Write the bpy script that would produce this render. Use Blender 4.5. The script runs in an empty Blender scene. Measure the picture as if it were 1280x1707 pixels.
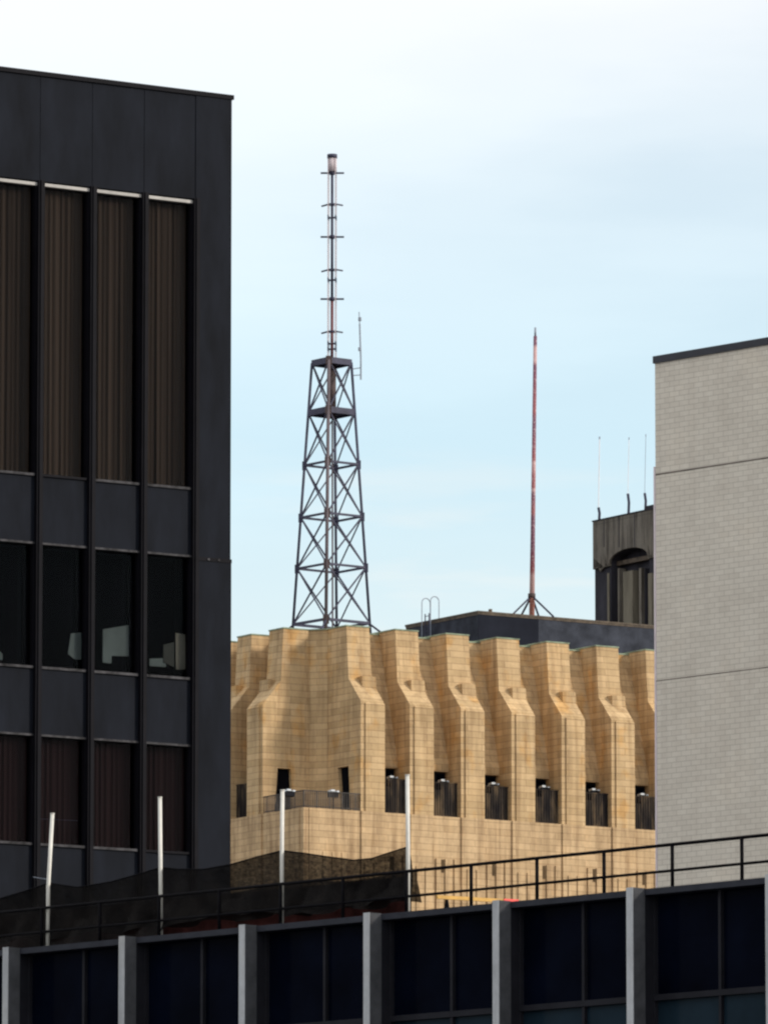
import bpy, bmesh, math, random
from mathutils import Vector, Matrix
random.seed(7)
C = bpy.context.scene.collection
SC = bpy.context.scene
PI = math.pi

# ---------------------------------------------------------------- camera, world, sun, exposure
F = 12500.0                      # focal length in photo pixels (photo 1280 x 1707)
HORIZON = 2650.0                 # photo row of the horizon
TH = math.atan((HORIZON - 853.5) / F)
EYE = Vector((0, 0, 1.7))
cam = bpy.data.cameras.new("Camera")
cam.sensor_fit = 'VERTICAL'
cam.sensor_height = 36.0
cam.lens = F * 36.0 / 1707.0
cam.clip_start = 1.0
cam.clip_end = 9000.0
camo = bpy.data.objects.new("Camera", cam)
C.objects.link(camo)
camo.location = EYE
camo.rotation_euler = (PI / 2 + TH, 0, 0)
SC.camera = camo

SUN_AZ = math.atan2(0.94, -0.34)         # from +Y, clockwise: right of and behind the camera
SUN_EL = math.radians(21)
S = Vector((math.sin(SUN_AZ) * math.cos(SUN_EL), math.cos(SUN_AZ) * math.cos(SUN_EL), math.sin(SUN_EL)))
sl = bpy.data.lights.new("Sun", 'SUN')
sl.energy = 2.4
sl.angle = math.radians(10)
sl.color = (1.0, 0.93, 0.82)
so = bpy.data.objects.new("Sun", sl)
C.objects.link(so)
so.rotation_euler = (-S).to_track_quat('-Z', 'Y').to_euler()
so.location = S * 300

w = bpy.data.worlds.new("World")
SC.world = w
w.use_nodes = True
nt = w.node_tree
nt.nodes.clear()
def wn(t, **kw):
    n = nt.nodes.new(t)
    for k, v in kw.items(): setattr(n, k, v)
    return n
out = wn('ShaderNodeOutputWorld')
sky = wn('ShaderNodeTexSky', sky_type='NISHITA', sun_disc=False)
sky.sun_elevation = SUN_EL
sky.sun_rotation = SUN_AZ
sky.air_density = 1.0
sky.dust_density = 0.6
sky.ozone_density = 0.6
bgs = wn('ShaderNodeBackground'); bgs.inputs['Strength'].default_value = 0.15
bgc = wn('ShaderNodeBackground'); bgc.inputs['Strength'].default_value = 0.915
nt.links.new(sky.outputs[0], bgs.inputs['Color'])
tc = wn('ShaderNodeTexCoord')
sep = wn('ShaderNodeSeparateXYZ')
nt.links.new(tc.outputs['Generated'], sep.inputs[0])
mp = wn('ShaderNodeMapping'); mp.inputs['Scale'].default_value = (11, 11, 52)
nt.links.new(tc.outputs['Generated'], mp.inputs[0])
ns = wn('ShaderNodeTexNoise'); ns.inputs['Scale'].default_value = 1.0; ns.inputs['Detail'].default_value = 6; ns.inputs['Roughness'].default_value = 0.5
nt.links.new(mp.outputs[0], ns.inputs['Vector'])
# height + tilt + noise -> cloud cover
def mth(op, a, b=None):
    n = wn('ShaderNodeMath', operation=op)
    for i, v in enumerate((a, b)):
        if v is None: continue
        if isinstance(v, (int, float)): n.inputs[i].default_value = v
        else: nt.links.new(v, n.inputs[i])
    return n.outputs[0]
h = mth('ADD', sep.outputs['Z'], mth('MULTIPLY', sep.outputs['X'], -0.48))
h = mth('ADD', h, mth('MULTIPLY', mth('SUBTRACT', ns.outputs['Fac'], 0.5), 0.095))
rmp = wn('ShaderNodeValToRGB')
cr = rmp.color_ramp
cr.interpolation = 'EASE'
cr.elements[0].position = 0.07; cr.elements[0].color = (0.97, 0.97, 0.97, 1)
cr.elements[1].position = 0.24; cr.elements[1].color = (1, 1, 1, 1)
for p, v in ((0.095, 0.86), (0.112, 0.60), (0.142, 0.56), (0.165, 0.72), (0.19, 0.88), (0.21, 0.97)):
    e = cr.elements.new(p); e.color = (v, v, v, 1)
nt.links.new(h, rmp.inputs[0])
# thin low streaks of white cloud
mp2 = wn('ShaderNodeMapping'); mp2.inputs['Scale'].default_value = (24, 24, 150); mp2.inputs['Location'].default_value = (0.35, 0.0, 0.4)
nt.links.new(tc.outputs['Generated'], mp2.inputs[0])
ns2 = wn('ShaderNodeTexNoise'); ns2.inputs['Scale'].default_value = 1.0; ns2.inputs['Detail'].default_value = 5; ns2.inputs['Roughness'].default_value = 0.5
nt.links.new(mp2.outputs[0], ns2.inputs['Vector'])
def mrange(v, a, b, c, d):
    n = wn('ShaderNodeMapRange'); nt.links.new(v, n.inputs[0])
    for i, x in enumerate((a, b, c, d)): n.inputs[i + 1].default_value = x
    return n.outputs[0]
wisp = mth('MULTIPLY', mrange(ns2.outputs['Fac'], 0.53, 0.70, 0.0, 1.0), mrange(sep.outputs['Z'], 0.155, 0.135, 0.0, 1.0))
wisp = mth('MULTIPLY', wisp, 0.85)
wr = wn('ShaderNodeValToRGB')                  # clouds warm towards the horizon
wr.color_ramp.elements[0].position = 0.095; wr.color_ramp.elements[0].color = (1.0, 0.97, 0.90, 1)
wr.color_ramp.elements[1].position = 0.15; wr.color_ramp.elements[1].color = (0.74, 0.955, 1.05, 1)
e = wr.color_ramp.elements.new(0.21); e.color = (0.96, 0.985, 1.01, 1)
nt.links.new(sep.outputs['Z'], wr.inputs[0])
wc = wn('ShaderNodeMix', data_type='RGBA')
nt.links.new(wisp, wc.inputs[0]); nt.links.new(wr.outputs[0], wc.inputs[6]); wc.inputs[7].default_value = (1.04, 1.02, 0.97, 1)
nt.links.new(wc.outputs[2], bgc.inputs['Color'])
mx = wn('ShaderNodeMixShader')
nt.links.new(mth('MAXIMUM', rmp.outputs[0], wisp), mx.inputs[0])
nt.links.new(bgs.outputs[0], mx.inputs[1])
nt.links.new(bgc.outputs[0], mx.inputs[2])
nt.links.new(mx.outputs[0], out.inputs['Surface'])

SC.view_settings.view_transform = 'Standard'
SC.view_settings.look = 'None'
SC.view_settings.exposure = 0.18
SC.view_settings.gamma = 1.0
SC.render.engine = 'CYCLES'
SC.cycles.filter_width = 2.3
SC.cycles.max_bounces = 8

# ---------------------------------------------------------------- survey helpers
def ray(px, py):
    x = (px - 640.0) / F; u = (853.5 - py) / F
    return Vector((x, math.cos(TH) - u * math.sin(TH), math.sin(TH) + u * math.cos(TH)))
def at(px, py, Y):
    d = ray(px, py)
    return EYE + d * (Y / d.y)
class Frame:
    """A building's own axes: x along its facade, y inwards, z up from the ground."""
    def __init__(self, p, ang):
        self.p = Vector((p.x, p.y, 0)); self.a = ang
        self.u = Vector((math.cos(ang), math.sin(ang), 0)); self.n = Vector((-math.sin(ang), math.cos(ang), 0))
    def hit(self, px, py, d=0.0):
        r = ray(px, py)
        t = ((self.p + self.n * d) - EYE).dot(self.n) / r.dot(self.n)
        q = EYE + r * t
        return (q - self.p).dot(self.u), q.z
    def hitx(self, px, py, x):               # on the plane x = const: (y, z)
        r = ray(px, py)
        t = ((self.p + self.u * x) - EYE).dot(self.u) / r.dot(self.u)
        q = EYE + r * t
        return (q - self.p).dot(self.n), q.z
    def world(self, x, y, z):
        return self.p + self.u * x + self.n * y + Vector((0, 0, z))
    def local(self, P):
        return Vector(((P - self.p).dot(self.u), (P - self.p).dot(self.n), P.z))

# ---------------------------------------------------------------- mesh helpers
class MB:
    def __init__(self): self.bm = bmesh.new()
    def box(self, x0, x1, y0, y1, z0, z1):
        self.prism_xy([(x0, y0), (x1, y0), (x1, y1), (x0, y1)], z0, z1); return self
    def _ext(self, a, b):
        bm = self.bm
        va = [bm.verts.new(p) for p in a]; vb = [bm.verts.new(p) for p in b]
        n = len(va)
        fs = [bm.faces.new(va), bm.faces.new(list(reversed(vb)))]
        for i in range(n):
            j = (i + 1) % n
            fs.append(bm.faces.new((va[i], vb[i], vb[j], va[j])))
        bmesh.ops.recalc_face_normals(bm, faces=fs)
    def prism_xy(self, pts, z0, z1):
        self._ext([(x, y, z0) for x, y in pts], [(x, y, z1) for x, y in pts]); return self
    def prism_yz(self, pts, x0, x1):
        self._ext([(x0, y, z) for y, z in pts], [(x1, y, z) for y, z in pts]); return self
    def prism_xz(self, pts, y0, y1):
        self._ext([(x, y0, z) for x, z in pts], [(x, y1, z) for x, z in pts]); return self
    def bar(self, p, q, wd, ht=None, up=(0, 0, 1)):
        p = Vector(p); q = Vector(q); ht = ht or wd
        d = (q - p).normalized(); up = Vector(up)
        if abs(d.dot(up)) > 0.99: up = Vector((0, 1, 0))
        s = d.cross(up).normalized(); t = s.cross(d).normalized()
        cs = [s * (wd / 2) + t * (ht / 2), s * (-wd / 2) + t * (ht / 2), s * (-wd / 2) - t * (ht / 2), s * (wd / 2) - t * (ht / 2)]
        self._ext([p + c for c in cs], [q + c for c in cs]); return self
    def tube(self, pts, r, n=8, r1=None):
        pts = [Vector(p) for p in pts]; bm = self.bm; rings = []
        m = len(pts)
        for i, p in enumerate(pts):
            d = (pts[min(i + 1, m - 1)] - pts[max(i - 1, 0)]).normalized()
            up = Vector((0, 0, 1)) if abs(d.z) < 0.9 else Vector((0, 1, 0))
            s = d.cross(up).normalized(); t = s.cross(d)
            rr = r if r1 is None else r + (r1 - r) * i / (m - 1)
            rings.append([bm.verts.new(p + (s * math.cos(2 * PI * k / n) + t * math.sin(2 * PI * k / n)) * rr) for k in range(n)])
        fs = [bm.faces.new(rings[0]), bm.faces.new(list(reversed(rings[-1])))]
        for a, b in zip(rings, rings[1:]):
            for k in range(n):
                f = bm.faces.new((a[k], a[(k + 1) % n], b[(k + 1) % n], b[k])); f.smooth = n > 6; fs.append(f)
        bmesh.ops.recalc_face_normals(bm, faces=fs); return self
    def swap(self):                          # mirror about the corner diagonal (x <-> y)
        for v in self.bm.verts: v.co.x, v.co.y = v.co.y, v.co.x
        bmesh.ops.reverse_faces(self.bm, faces=self.bm.faces); return self
    def move(self, v):
        bmesh.ops.translate(self.bm, verts=self.bm.verts, vec=Vector(v)); return self
    def build(self, name, mat, parent=None):
        me = bpy.data.meshes.new(name)
        self.bm.to_mesh(me); self.bm.free()
        o = bpy.data.objects.new(name, me); C.objects.link(o)
        me.materials.append(mat)
        if parent is not None: o.parent = parent
        return o
def tag(o, label, cat, group=None, kind=None):
    if label: o['label'] = label
    if cat: o['category'] = cat
    if group: o['group'] = group
    if kind: o['kind'] = kind
    return o
def empty(name, loc, rz=0.0):
    o = bpy.data.objects.new(name, None); C.objects.link(o)
    o.location = loc; o.rotation_euler = (0, 0, rz); o.empty_display_size = 0.5
    return o
def cut(o, cutter):                          # carve a real opening out of a wall
    me = bpy.data.meshes.new("cutter"); cutter.bm.to_mesh(me); cutter.bm.free()
    c = bpy.data.objects.new("cutter", me); C.objects.link(c)
    m = o.modifiers.new("cut", 'BOOLEAN'); m.operation = 'DIFFERENCE'; m.solver = 'EXACT'; m.object = c
    par = o.parent; o.parent = None
    bpy.context.view_layer.update()
    dg = bpy.context.evaluated_depsgraph_get()
    new = bpy.data.meshes.new_from_object(o.evaluated_get(dg))
    o.modifiers.clear(); o.data = new; o.parent = par
    bpy.data.objects.remove(c)

# ---------------------------------------------------------------- materials
def mat_new(name):
    m = bpy.data.materials.new(name); m.use_nodes = True
    t = m.node_tree; b = t.nodes['Principled BSDF']
    return m, t, b
def nd(t, ty, ins=None, **kw):
    n = t.nodes.new(ty)
    for k, v in kw.items(): setattr(n, k, v)
    for k, v in (ins or {}).items():
        if hasattr(v, 'is_output') or isinstance(v, bpy.types.NodeSocket): t.links.new(v, n.inputs[k])
        else: n.inputs[k].default_value = v
    return n
def ramp(t, fac, stops):
    r = t.nodes.new('ShaderNodeValToRGB'); cr = r.color_ramp
    cr.elements[0].position = stops[0][0]; cr.elements[0].color = (*stops[0][1], 1)
    cr.elements[1].position = stops[-1][0]; cr.elements[1].color = (*stops[-1][1], 1)
    for p, c in stops[1:-1]:
        e = cr.elements.new(p); e.color = (*c, 1)
    t.links.new(fac, r.inputs[0]); return r.outputs[0]
def mul(t, a, b, f=1.0):
    n = t.nodes.new('ShaderNodeMix'); n.data_type = 'RGBA'; n.blend_type = 'MULTIPLY'
    n.inputs['Factor'].default_value = f
    for i, v in ((6, a), (7, b)):
        if isinstance(v, bpy.types.NodeSocket): t.links.new(v, n.inputs[i])
        else: n.inputs[i].default_value = (*v, 1)
    return n.outputs[2]
def wallvec(t, rnd=0.0, op='ADD'):
    """x+y along the wall, z up, so that courses run level round every corner"""
    c = nd(t, 'ShaderNodeTexCoord'); s = nd(t, 'ShaderNodeSeparateXYZ', {0: c.outputs['Object']})
    a = nd(t, 'ShaderNodeMath', {0: s.outputs['X'], 1: s.outputs['Y']}, operation=op).outputs[0]
    if rnd:
        oi = nd(t, 'ShaderNodeObjectInfo')
        r = nd(t, 'ShaderNodeMath', {0: oi.outputs['Random'], 1: rnd}, operation='MULTIPLY').outputs[0]
        a = nd(t, 'ShaderNodeMath', {0: a, 1: r}, operation='ADD').outputs[0]
    v = nd(t, 'ShaderNodeCombineXYZ', {0: a, 1: s.outputs['Z']})
    return v.outputs[0], c.outputs['Object'], s
def noise(t, vec, scale, detail=4, rough=0.55, stretch=None):
    if stretch:
        mpn = nd(t, 'ShaderNodeMapping', {0: vec}); mpn.inputs['Scale'].default_value = stretch; vec = mpn.outputs[0]
    return nd(t, 'ShaderNodeTexNoise', {'Vector': vec, 'Scale': scale, 'Detail': detail, 'Roughness': rough}).outputs['Fac']
def plain(name, col, rough=0.7, metal=0.0, spec=0.4, var=0.25, scale=1.5, stretch=None):
    m, t, b = mat_new(name)
    c = nd(t, 'ShaderNodeTexCoord').outputs['Object']
    n = noise(t, c, scale, 5, 0.6, stretch)
    col2 = ramp(t, n, [(0.3, tuple(x * (1 - var) for x in col)), (0.7, tuple(min(1, x * (1 + var)) for x in col))])
    t.links.new(col2, b.inputs['Base Color'])
    b.inputs['Roughness'].default_value = rough; b.inputs['Metallic'].default_value = metal
    b.inputs['Specular IOR Level'].default_value = spec
    return m
def masonry(name, c1, c2, mortar, bw, rh, ms, stain, rnd=0.0, rough=0.85, streak=0.35, bump=0.4, patch=None, mott=1.0, op='ADD'):
    m, t, b = mat_new(name)
    v, ob, s = wallvec(t, rnd, op)
    wob = nd(t, 'ShaderNodeTexNoise', {'Vector': ob, 'Scale': 0.9, 'Detail': 3})
    br = nd(t, 'ShaderNodeTexBrick', {'Vector': v, 'Color1': (*c1, 1), 'Color2': (*c2, 1), 'Mortar': (*mortar, 1), 'Scale': 1.0,
        'Mortar Size': ms, 'Mortar Smooth': 0.8, 'Bias': -0.1, 'Brick Width': bw, 'Row Height': rh})
    col = br.outputs['Color']
    # block to block tone, soft weather patches, rain streaks
    n1 = noise(t, ob, 0.55, 5, 0.6)
    col = mul(t, col, ramp(t, n1, [(0.3, (0.80, 0.79, 0.78)), (0.52, (1, 1, 1)), (0.75, (1.12, 1.08, 1.02))]), mott)
    n2 = noise(t, ob, 1.0, 5, 0.65, (2.2, 2.2, 0.16))
    col = mul(t, col, ramp(t, n2, [(0.36, stain), (0.55, (1, 1, 1))]), streak)
    n3 = noise(t, ob, 5.0, 5, 0.8)
    col = mul(t, col, ramp(t, n3, [(0.25, (0.8, 0.8, 0.8)), (0.75, (1.15, 1.15, 1.15))]), 0.7 * mott)
    if patch:
        n4 = noise(t, ob, 0.8, 3, 0.5, (1.0, 1.0, 0.7))
        col = mul(t, col, ramp(t, n4, [(0.56, (1, 1, 1)), (0.70, patch)]))
    t.links.new(col, b.inputs['Base Color'])
    b.inputs['Roughness'].default_value = rough; b.inputs['Specular IOR Level'].default_value = 0.2
    bp = nd(t, 'ShaderNodeBump', {'Strength': bump, 'Distance': 0.03, 'Height': br.outputs['Fac']}); bp.invert = True
    t.links.new(bp.outputs[0], b.inputs['Normal'])
    return m
def glass(name, tint, refl=0.012, rough=0.03):
    m, t, b = mat_new(name); t.nodes.remove(b)
    o = t.nodes['Material Output']
    tr = nd(t, 'ShaderNodeBsdfTransparent', {'Color': (*tint, 1)})
    gl = nd(t, 'ShaderNodeBsdfGlossy', {'Color': (0.9, 0.95, 1, 1), 'Roughness': rough})
    mxn = nd(t, 'ShaderNodeMixShader', {0: refl, 1: tr.outputs[0], 2: gl.outputs[0]})
    t.links.new(mxn.outputs[0], o.inputs['Surface'])
    return m
STONE = masonry("tan limestone", (0.62, 0.436, 0.242), (0.485, 0.335, 0.178), (0.345, 0.222, 0.122), 1.9, 0.35, 0.022, (0.55, 0.50, 0.47), rnd=7.0, streak=0.6, patch=(1.03, 0.88, 0.66), mott=0.8)
STONE_C = masonry("tan limestone splay", (0.62, 0.436, 0.242), (0.485, 0.335, 0.178), (0.345, 0.222, 0.122), 1.9, 0.35, 0.022, (0.55, 0.50, 0.47), rnd=7.0, streak=0.6, patch=(1.03, 0.88, 0.66), mott=0.8, op='SUBTRACT')
STONE_B = masonry("tan limestone base", (0.62, 0.436, 0.252), (0.51, 0.352, 0.198), (0.34, 0.225, 0.128), 1.8, 0.35, 0.020, (0.55, 0.50, 0.47), streak=0.75)
BRICK = masonry("white glazed brick", (0.74, 0.675, 0.585), (0.68, 0.615, 0.53), (0.50, 0.445, 0.38), 0.42, 0.165, 0.014, (0.84, 0.81, 0.79), streak=0.3, bump=0.2, mott=0.35)
DARKMETAL = plain("dark bronze cladding", (0.0082, 0.0098, 0.0150), 0.65, 0.0, 0.07, 0.42, 1.3, (1, 1, 0.3))
MULLION = plain("black mullion", (0.0062, 0.0058, 0.0085), 0.6, 0.0, 0.08, 0.25, 2)
SILL = plain("worn aluminium sill", (0.050, 0.048, 0.052), 0.6, 0.0, 0.1, 0.95, 4.5)
HEADRAIL = plain("pale head rail", (0.36, 0.34, 0.32), 0.5, 0, 0.4, 0.2, 3)
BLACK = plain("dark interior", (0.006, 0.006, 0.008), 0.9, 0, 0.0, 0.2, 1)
PALE = plain("pale green inset", (0.33, 0.40, 0.35), 0.9, 0, 0.1, 0.25, 1.2)
CREAM = plain("cream blind", (0.40, 0.39, 0.29), 0.9, 0, 0.1, 0.35, 2.5, (3, 3, 0.6))
GLASS_T = glass("smoked glass", (0.62, 0.62, 0.64), 0.003)
GLASS_D = plain("near black window glass", (0.0020, 0.0032, 0.0085), 0.12, 0, 0.006, 0.5, 0.5)
GLASS_B = plain("blue spandrel glass", (0.012, 0.024, 0.036), 0.12, 0, 0.02, 0.25, 0.6)
COPPER = plain("green copper coping", (0.25, 0.30, 0.215), 0.8, 0, 0.2, 0.5, 1.5)
TAR = plain("black roofing felt", (0.017, 0.019, 0.028), 0.9, 0, 0.08, 0.35, 0.35)
FELT = plain("grey roofing felt", (0.046, 0.050, 0.064), 0.9, 0, 0.08, 0.45, 0.9)
FLASH = plain("brown metal flashing", (0.10, 0.075, 0.055), 0.7, 0, 0.3, 0.5, 2.5)
STEEL = plain("dark steel", (0.046, 0.046, 0.080), 0.6, 0, 0.3, 0.35, 2)
STEEL_L = plain("lit brown steel tube", (0.13, 0.105, 0.115), 0.6, 0, 0.3, 0.4, 1.2, (1, 1, 0.5))
BROWNC = plain("brown column", (0.075, 0.052, 0.050), 0.7, 0, 0.3, 0.45, 2)
PALETUBE = plain("pale grey fibreglass", (0.56, 0.48, 0.50), 0.5, 0, 0.3, 0.1, 2)
THIN = plain("pale rod", (0.85, 0.80, 0.82), 0.5, 0, 0.3, 0.1, 2)
GREYROD = plain("grey rod", (0.28, 0.31, 0.37), 0.5, 0, 0.3, 0.2, 2)
WHITE = plain("white painted pole", (0.68, 0.655, 0.60), 0.5, 0, 0.4, 0.1, 4)
RAILM = plain("black railing paint", (0.0055, 0.005, 0.0065), 0.7, 0, 0.04, 0.3, 3)
FINF = masonry("lit tone fin face", (0.50, 0.51, 0.53), (0.47, 0.48, 0.50), (0.45, 0.46, 0.48), 5.0, 9.0, 0.001, (0.7, 0.7, 0.7), streak=0.7, bump=0.0)  # brighter look of the fin front, put in as a pale colour
FINS = plain("shade tone fin side", (0.082, 0.083, 0.090), 0.85, 0, 0.08, 0.25, 3.0)  # shade on the fin's side, put in as a darker colour
FASCIA = plain("charcoal fascia", (0.036, 0.038, 0.048), 0.7, 0, 0.08, 0.2, 2)
GRID = plain("dark window bar", (0.018, 0.018, 0.023), 0.6, 0, 0.08, 0.2, 2)
ROOFG = plain("roof gravel", (0.11, 0.10, 0.095), 0.9, 0, 0.2, 0.3, 4)
REDWALL = plain("dark red brown boarding", (0.085, 0.028, 0.025), 0.9, 0, 0.05, 0.85, 1.1)
YELLOW = plain("yellow paint", (0.60, 0.33, 0.06), 0.5, 0, 0.4, 0.25, 3)
REDP = plain("red plastic", (0.85, 0.05, 0.035), 0.4, 0, 0.5, 0.1, 3)
LAMPW = plain("white lamp glass", (0.60, 0.63, 0.66), 0.25, 0, 0.5, 0.05, 3)
GRILLE = plain("weathered bronze railing", (0.055, 0.048, 0.045), 0.7, 0, 0.3, 0.5, 2)
def screen_mat():
    m, t, b = mat_new("stained bronze screen")
    c = nd(t, 'ShaderNodeTexCoord').outputs['Object']
    n = noise(t, c, 1.0, 4, 0.6, (2.6, 2.6, 0.45))
    t.links.new(ramp(t, n, [(0.36, (0.016, 0.014, 0.016)), (0.52, (0.045, 0.036, 0.030)), (0.66, (0.15, 0.105, 0.066))]), b.inputs['Base Color'])
    b.inputs['Roughness'].default_value = 0.9; b.inputs['Specular IOR Level'].default_value = 0.1
    return m
SCREEN = screen_mat()
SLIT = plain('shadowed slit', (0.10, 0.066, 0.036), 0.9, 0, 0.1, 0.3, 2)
CONC = masonry("stained concrete", (0.185, 0.165, 0.14), (0.17, 0.15, 0.125), (0.09, 0.08, 0.07), 2.0, 7.0, 0.02, (0.28, 0.26, 0.26), streak=0.9, bump=0.1)
CONC_D = plain("dark streaked concrete", (0.035, 0.033, 0.042), 0.9, 0, 0.2, 0.45, 1.0, (1, 1, 0.3))  # darker concrete for the lower wall, joints and coping
CONC_L = plain("buff concrete shaft", (0.17, 0.15, 0.115), 0.9, 0, 0.2, 0.3, 1.0, (2, 2, 0.3))
GROUND = plain("asphalt", (0.07, 0.07, 0.072), 0.9, 0, 0.2, 0.2, 0.05)

def drape_mat(name, a, b_):
    m, t, b = mat_new(name)
    c = nd(t, 'ShaderNodeTexCoord').outputs['Object']
    n = noise(t, c, 1.0, 4, 0.6, (6.5, 0.5, 0.05))
    t.links.new(ramp(t, n, [(0.33, a), (0.68, b_)]), b.inputs['Base Color'])
    b.inputs['Roughness'].default_value = 0.95; b.inputs['Specular IOR Level'].default_value = 0.05
    return m
DRAPE = drape_mat("brown drape", (0.100, 0.073, 0.052), (0.250, 0.182, 0.125))
DRAPE_R = drape_mat("maroon drape", (0.062, 0.034, 0.034), (0.080, 0.043, 0.040))
def net_mat():
    m, t, b = mat_new("black debris netting")
    o = t.nodes['Material Output']
    c = nd(t, 'ShaderNodeTexCoord').outputs['Object']
    n = noise(t, c, 2.2, 5, 0.65)
    t.links.new(ramp(t, n, [(0.3, (0.003, 0.0026, 0.003)), (0.75, (0.017, 0.0145, 0.0135))]), b.inputs['Base Color'])
    b.inputs['Roughness'].default_value = 0.9; b.inputs['Specular IOR Level'].default_value = 0.1
    tr = nd(t, 'ShaderNodeBsdfTransparent')
    n2 = noise(t, c, 9.0, 4, 0.75, (1, 1, 1.6))
    op = nd(t, 'ShaderNodeMapRange', {0: n2, 1: 0.35, 2: 0.65, 3: 0.84, 4: 0.97}).outputs[0]
    mxn = nd(t, 'ShaderNodeMixShader', {0: op, 1: tr.outputs[0], 2: b.outputs[0]})
    t.links.new(mxn.outputs[0], o.inputs['Surface'])
    return m
NET = net_mat()
def mast_mat(H):
    m, t, b = mat_new("red and white mast paint")
    c = nd(t, 'ShaderNodeTexCoord').outputs['Object']
    s = nd(t, 'ShaderNodeSeparateXYZ', {0: c})
    n = noise(t, c, 3.0, 4, 0.7)
    z = nd(t, 'ShaderNodeMath', {0: s.outputs['Z'], 1: 1.0 / H}, operation='MULTIPLY').outputs[0]
    z = nd(t, 'ShaderNodeMath', {0: z, 1: nd(t, 'ShaderNodeMath', {0: n, 1: 0.03}, operation='MULTIPLY').outputs[0]}, operation='ADD').outputs[0]
    red = (0.30, 0.078, 0.085); dk = (0.17, 0.055, 0.095); wh = (0.55, 0.33, 0.32); sal = (0.50, 0.20, 0.15)
    col = ramp(t, z, [(0.0, sal), (0.09, sal), (0.10, wh), (0.16, wh), (0.18, red), (0.26, dk), (0.36, dk), (0.38, red), (0.44, dk), (0.455, wh), (0.465, red),
                      (0.50, red), (0.55, wh), (0.56, red), (0.66, dk), (0.70, dk), (0.72, red), (0.88, dk), (0.90, wh), (0.945, wh), (0.955, dk), (1.0, dk)])
    sp = noise(t, c, 9.0, 2, 0.6)
    mxn = t.nodes.new('ShaderNodeMix'); mxn.data_type = 'RGBA'
    t.links.new(ramp(t, sp, [(0.54, (0, 0, 0)), (0.66, (0.7, 0.7, 0.7))]), mxn.inputs['Factor'])
    t.links.new(col, mxn.inputs[6]); mxn.inputs[7].default_value = (0.6, 0.45, 0.45, 1)
    t.links.new(mxn.outputs[2], b.inputs['Base Color'])
    b.inputs['Roughness'].default_value = 0.55
    return m

# ---------------------------------------------------------------- the setting
g = MB(); g.box(-3500, 3500, -3500, 3500, -1.0, 0.0)
tag(g.build('ground', GROUND), 'grey asphalt city ground far below the rooftops', 'ground', kind='structure')

AR = math.atan(0.64)         # street grid of the dark tower and the stone building
AF = -math.atan(1.07)        # street grid of the near block and the brick block

# ---------------------------------------------------------------- the dark office tower at the left
DK = Frame(at(386, 163, 180.0), AR)
root = empty('office_tower', DK.p, AR)
tag(root, 'dark bronze office tower with brown draped windows, its flat roof cut by the left edge', 'office tower')
zr = DK.hit(386, 163)[1]
xr = 0.0
mull = [DK.hit(px, 340, -0.0)[0] for px in (67, 154.5, 242, 326)]
pitch = (mull[3] - mull[0]) / 3.0
nb = 7
ms = [mull[3] - pitch * i for i in range(nb + 1)]       # mullion lines, right to left
xl = ms[-1] - 1.0
def zrow(y): return DK.hit(190, y, 0.0)[1]
rows = [(zrow(324), zrow(801), 'tall'), (zrow(918), zrow(1120), 'clear'), (zrow(1236), zrow(1413), 'maroon'), (zrow(1534), zrow(1745), 'maroon')]
DEPTH = 14.0
zb = rows[-1][1]
wall = MB()
wall.box(xl, xr, 0.9, DEPTH, 0.0, zr - 0.35)                       # core behind the glazing
wall.box(xl, ms[-1], 0.0, 0.9, 0.0, zr - 0.05)
wall.box(xl, xr, 0.0, 0.9, 0.0, zb - 0.02)
wall.build('wall', DARKMETAL, root)
MB().box(xl, xr + 0.05, -0.05, DEPTH, zr - 0.05, zr + 0.06).build('roof_coping', MULLION, root)
# corner pier in two lifts with a flange between
zj = DK.hit(360, 931)[1]
MB().box(ms[0], xr, -0.02, 0.9, zj, zr - 0.05).build('corner_panel', DARKMETAL, root)
MB().box(ms[0], xr + 0.015, -0.035, 0.9, zb - 0.02, zj - 0.09).build('corner_panel', DARKMETAL, root)
fl = MB(); fl.box(ms[0], xr + 0.02, -0.05, 0.9, zj - 0.09, zj)
fl.build('corner_flange', MULLION, root)
for px in (349, 366):
    x, z = DK.hit(px, 925, -0.08)
    MB().box(x - 0.03, x + 0.03, -0.07, -0.05, zj - 0.07, zj - 0.02).build('bolt', SILL, root)
mw = 0.165
for i, x in enumerate(ms):
    b_ = MB(); b_.box(x - mw / 2, x + mw / 2, -0.10, 0.3, zb, rows[0][0] + 0.12)
    b_.box(x - 0.035, x + 0.035, -0.135, -0.10, zb, rows[0][0] + 0.12)
    b_.box(x - 0.007, x + 0.007, 0.012, 0.3, rows[0][0] + 0.12, zr - 0.06)
    b_.build('mullion', MULLION, root)
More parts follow.
